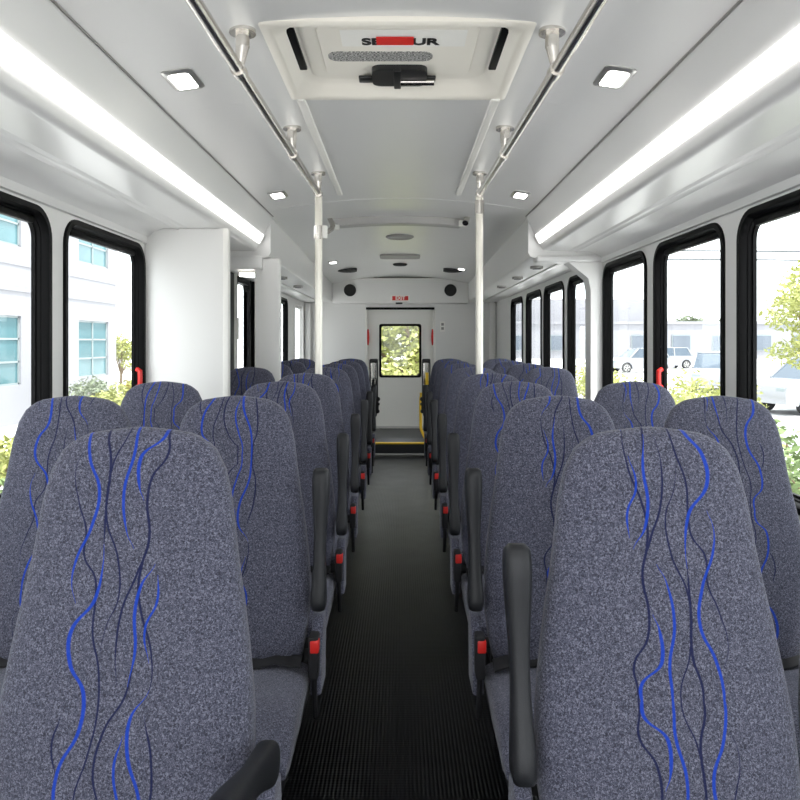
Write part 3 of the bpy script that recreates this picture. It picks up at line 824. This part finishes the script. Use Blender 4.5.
def leafm(nm, c): return mat(nm, c, .7, noise=.35, nscale=1.8)
M['leaf_y'] = leafm('leaf_yellow_green', srgb(154, 158, 92)); M['leaf_g'] = leafm('leaf_green', srgb(106, 124, 78)); M['leaf_d'] = leafm('leaf_grey_green', srgb(116, 126, 102))
for k_ in ('leaf_y', 'leaf_g', 'leaf_d'):
    p = M[k_].node_tree.nodes['Principled BSDF']; p.inputs['Subsurface Weight'].default_value = 0
structure('ground', B(-90, 90, -40, 160, G - .2, G), M['ground'])

def cluster(blobs, n, size, rs):
    """leaf-shaped folded quads spread through the blobs"""
    bm = bmesh.new(); rd = random.Random(rs)
    tot = sum(b[3] ** 2 for b in blobs)
    for (cx, cy, cz, r, fz) in blobs:
        for _ in range(int(n * r * r / tot)):
            v = Vector((rd.gauss(0, 1), rd.gauss(0, 1), rd.gauss(0, 1))).normalized() * r * (rd.random() ** .33)
            c = Vector((cx + v.x, cy + v.y, cz + v.z * fz))
            if c.z < G + .03: c.z = G + .03 + rd.random() * .2
            a = Vector((rd.gauss(0, 1), rd.gauss(0, 1), rd.gauss(0, .7))).normalized()
            b = a.cross(Vector((rd.gauss(0, 1), rd.gauss(0, 1), rd.gauss(0, 1)))).normalized()
            L_ = size * rd.uniform(.6, 1.3)
            q = [bm.verts.new(c - a * L_), bm.verts.new(c + b * L_ * .42), bm.verts.new(c + a * L_), bm.verts.new(c - b * L_ * .42)]
            bm.faces.new(q)
    return bm
def tree(name, label, x, y, blobs, n, size, lm, trunk_r, seed, group=None, cat='tree'):
    t = empty(name, (x, y, G)); tag(t, label, cat, group)
    bb = [(x + a, y + b, G + c, r, fz) for a, b, c, r, fz in blobs]
    put('foliage', cluster(bb, n, size, seed), lm, t, 0)
    bm = bmesh.new(); top = max(b[2] for b in bb)
    tube(bm, [(x, y, G), (x + .03, y, (G + top) / 2), (x, y + .04, top)], [trunk_r, trunk_r * .75, trunk_r * .3], 8)
    rd = random.Random(seed)
    for b in bb[:6]:
        tube(bm, [(x + .02, y, (G + top) / 2 * .6 + G * .4), ((x + b[0]) / 2, (y + b[1]) / 2, (b[2] + (G + top) / 2) / 2), (b[0], b[1], b[2])], [trunk_r * .5, trunk_r * .35, trunk_r * .15], 6)
    put('trunk', bm, M['bark'], t)
    return t
def blobs(n, R_, h0, h1, r0, r1, seed):
    rd = random.Random(seed); o = []
    for i in range(n):
        a = rd.uniform(0, 6.28); q = R_ * math.sqrt(rd.random())
        o.append((q * math.cos(a), q * math.sin(a), rd.uniform(h0, h1), rd.uniform(r0, r1), .8))
    return o

# office block on the left
t = empty('office_building', (-12.5, 10, G)); tag(t, 'white stucco office block with teal windows beyond the left windows', 'building')
FX = -10.0
bays = [(21.75, 23.95), (16.2, 18.45), (10.65, 12.9), (5.1, 7.35)]
rows = [(.18, 1.98), (3.80, 5.6)]
holes = [[(a, z0), (b, z0), (b, z1), (a, z1)] for a, b in bays for z0, z1 in rows]
bm = holed([(-4, G), (24.6, G), (24.6, 8.4), (-4, 8.4)], holes, lambda a, b, q: (q, a, b), FX, FX - .12)
put('facade', bm, M['stucco'], t, 25)
put('body', B(-18, FX - .125, -4, 24.6, G, 8.4), M['stucco'], t)
put('string_course', B(FX - .02, FX + .03, -4, 24.6, 2.62, 2.74), M['stucco'], t); put('string_course', B(FX - .02, FX + .02, -4, 24.6, 3.3, 3.36), M['stucco'], t)
for a, b in bays:
    for z0, z1 in rows:
        f = bmesh.new(); w = .05; x0, x1 = FX - .115, FX - .05
        for (p, q, u, v) in ((a, b, z0, z0 + w), (a, b, z1 - w, z1), (a, a + w, z0, z1), (b - w, b, z0, z1), ((a + b) / 2 - .03, (a + b) / 2 + .03, z0, z1), (a, b, z0 + (z1 - z0) / 3 - .025, z0 + (z1 - z0) / 3 + .025), (a, b, z0 + 2 * (z1 - z0) / 3 - .025, z0 + 2 * (z1 - z0) / 3 + .025)):
            box(f, x0, x1, p, q, u, v)
        wf = put('window', f, M['mullion'], t)
        put('pane', B(FX - .10, FX - .08, a + .01, b - .01, z0 + .01, z1 - .01), M['teal'], wf, 0)
tree('broadleaf_tree', 'round green tree past the corner of the white office block', -12.6, 31.5, blobs(9, .55, 1.1, 2.5, .4, .6, 2), 1500, .09, M['leaf_y'], .08, 2)
for j, (x, y, h, lm, lb) in enumerate(((-8.7, 19.2, 1.15, 'leaf_d', 'grey green spiky shrub below the teal window of the office block'), (-7.6, 18.2, .85, 'leaf_y', 'pale yellow shrub before the grey green shrub by the office'), (-8.9, 23.0, .9, 'leaf_y', 'low yellow green shrub at the far corner of the office'), (-5.3, 9.2, 1.0, 'leaf_y', 'pale green bush outside the nearest left window, farther one'), (-4.5, 7.2, .75, 'leaf_g', 'green bush outside the nearest left window, nearer one'))):
    tree('garden_shrub', lb, x, y, blobs(8, h * .5, h * .25, h * .8, h * .28, h * .4, 20 + j), 900, .07, M[lm], .03, 40 + j, 'shrubs outside the left windows', 'shrub')

# right-hand side: hedge plants, tree, cars, low building, wires
for j, (x, y, h, lm, lb) in enumerate(((4.0, 6.6, 1.25, 'leaf_g', 'dark green bush close outside the largest right window'), (4.6, 8.3, 1.35, 'leaf_g', 'green bush before the white car with the visible wheel'), (3.3, 5.1, .7, 'leaf_y', 'low yellow bush under the largest right window'), (4.9, 11.2, 1.5, 'leaf_y', 'yellow green hedge bush seen under the second right window, left one'), (6.0, 14.2, 1.4, 'leaf_y', 'yellow green hedge bush seen under the second right window, right one'), (6.0, 18.5, 1.45, 'leaf_y', 'yellow hedge bush low in the third right window'), (6.0, 23.0, 1.3, 'leaf_y', 'yellow hedge bush seen through the rear right windows'))):
    tree('hedge_bush', lb, x, y, blobs(9, h * .55, h * .25, h * .85, h * .28, h * .4, 60 + j), 1300, .06, M[lm], .03, 80 + j, 'bushes outside the right windows', 'bush')
tree('street_tree', 'yellow green tree at the edge of the largest right window', 9.0, 15.0, blobs(18, 1.0, 1.9, 3.6, .35, .6, 5), 5200, .07, M['leaf_y'], .07, 5)
tree('garden_tree', 'leafy tree seen through the rear door window', .3, 15.5, blobs(26, 1.9, .4, 4.0, .4, .8, 9), 9000, .09, M['leaf_y'], .12, 9)

def car(x, y, rz, label, h=1.7):
    t = empty('parked_car', (x, y, G)); tag(t, label, 'car', 'parked white cars')
    t.rotation_euler = (0, 0, rz); t['_base'] = (0, 0, 0)
    # side outline of the body (x along the car, z up), wheel arches cut in
    L2 = 2.25
    def arch(cx): return [(cx + .40 * math.cos(R(a)), .34 + .40 * math.sin(R(a))) for a in range(180, -1, -20)]
    low = [(-L2, .35)] + [(-1.78, .28)] + arch(-1.35) + [(-.9, .26), (.9, .26)] + arch(1.38) + [(1.82, .28), (L2, .34), (L2 + .02, .62), (L2 - .06, .86), (1.9, .96), (1.1, 1.04), (-1.9, 1.04), (-L2 + .02, .95)]
    bm = bmesh.new(); prism(bm, low, lambda a, b, q: (a, q, b), -.9, .9)
    put('body', bm, M['carwhite'], t, 30)
    gl = [(1.15, 1.03), (.45, h - .08), (.2, h - .03), (-1.6, h - .03), (-1.95, 1.03)]
    bm = bmesh.new(); loft(bm, [[(a, -.86 + .14 * max(0, (b - 1.03) / .6), b) for a, b in gl], [(a, .86 - .14 * max(0, (b - 1.03) / .6), b) for a, b in gl]])
    put('glasshouse', bm, M['carglass'], t, 20)
    put('roof', B(-1.62, .25, -.72, .72, h - .04, h + .01, bev=.02), M['carwhite'], t)
    bm = bmesh.new()
    for sx_ in (-1, 1):
        for p in (((1.12, sx_ * .85, 1.04), (.45, sx_ * .73, h - .06)), ((-.35, sx_ * .85, 1.04), (-.35, sx_ * .73, h - .04)), ((-1.85, sx_ * .85, 1.04), (-1.55, sx_ * .73, h - .04))): tube(bm, p, .05, 8)
    put('roof_pillars', bm, M['carwhite'], t)
    for cx in (-1.35, 1.38):
        for cy in (-.80, .80):
            bm = bmesh.new(); disc(bm, (cx, cy - .11, .34), .34, .22, 'y', 24); w = put('wheel', bm, M['tyre'], t)
            bm = bmesh.new(); disc(bm, (cx, cy - .125, .34), .05, .25, 'y', 12)
            for q in range(5):
                a = R(72 * q + 18); tube(bm, [(cx, cy - .12 if cy < 0 else cy + .12, .34), (cx + .21 * math.cos(a), cy - .115 if cy < 0 else cy + .115, .34 + .21 * math.sin(a))], .03, 6)
            yy = cy - .115 if cy < 0 else cy + .115
            tube(bm, [(cx + .215 * math.cos(R(15 * i)), yy, .34 + .215 * math.sin(R(15 * i))) for i in range(25)], .022, 6, caps=False)
            put('rim', bm, M['alu'], w)
    put('headlamp', B(2.1, 2.24, -.82, -.5, .68, .82, bev=.02), M['mullion'], t); put('headlamp', B(2.1, 2.24, .5, .82, .68, .82, bev=.02), M['mullion'], t)
car(13.0, 21.6, R(196), 'white car with its wheel showing in the largest right window')
car(13.9, 31.0, R(245), 'white car with a blue windscreen seen in the second right window')
car(17.0, 50.0, R(190), 'small distant white car seen in the third right window, nearer one')
car(21.5, 57.0, R(190), 'small distant white car seen in the third right window, farther one')
t = empty('low_building', (34, 92, G)); tag(t, 'long low white building across the road beyond the cars', 'building')
put('walls', B(12, 64, 90, 100, G, 3.6), M['stucco'], t); put('parapet', B(11.8, 64.2, 89.8, 100.2, 3.6, 3.95), M['stucco'], t)
put('upper_storey', B(16, 33, 93, 100, 3.95, 7.0), M['stucco'], t)
for j in range(9):
    x = 14 + 5.2 * j
    f = B(x, x + 2.4, 89.86, 89.98, 0.2, 2.2); wf = put('window', f, M['mullion'], t); put('pane', B(x + .1, x + 2.3, 89.82, 89.87, .3, 2.1), M['shade_glass'], wf)
for j, (x, r) in enumerate(((39.5, 1.7), (44.5, 1.4), (51, 1.9))):
    tree('distant_tree', ('green treetop above the low building, left one', 'green treetop above the low building, middle one', 'green treetop above the low building, right one')[j], x, 108, [(a, b, c + 4.0, q, .8) for a, b, c, q, _ in blobs(7, r, .2, 1.6, .7, 1.1, 90 + j)], 500, .35, M['leaf_d'], .2, 95 + j, 'trees behind the low building')
for j, (z, lb) in enumerate(((9.7, 'upper thin overhead wire across the sky outside the right windows'), (8.9, 'lower thin overhead wire across the sky outside the right windows'))):
    bm = bmesh.new(); tube(bm, [(20 + 4 * i, 66 - .2 * i, z + .2 * math.cos(i * .35)) for i in range(14)], .085, 6)
    tag(put('overhead_wire', bm, M['wire']), lb, 'wire', 'overhead wires')

for o in S.objects:
    if '_base' in o: del o['_base']
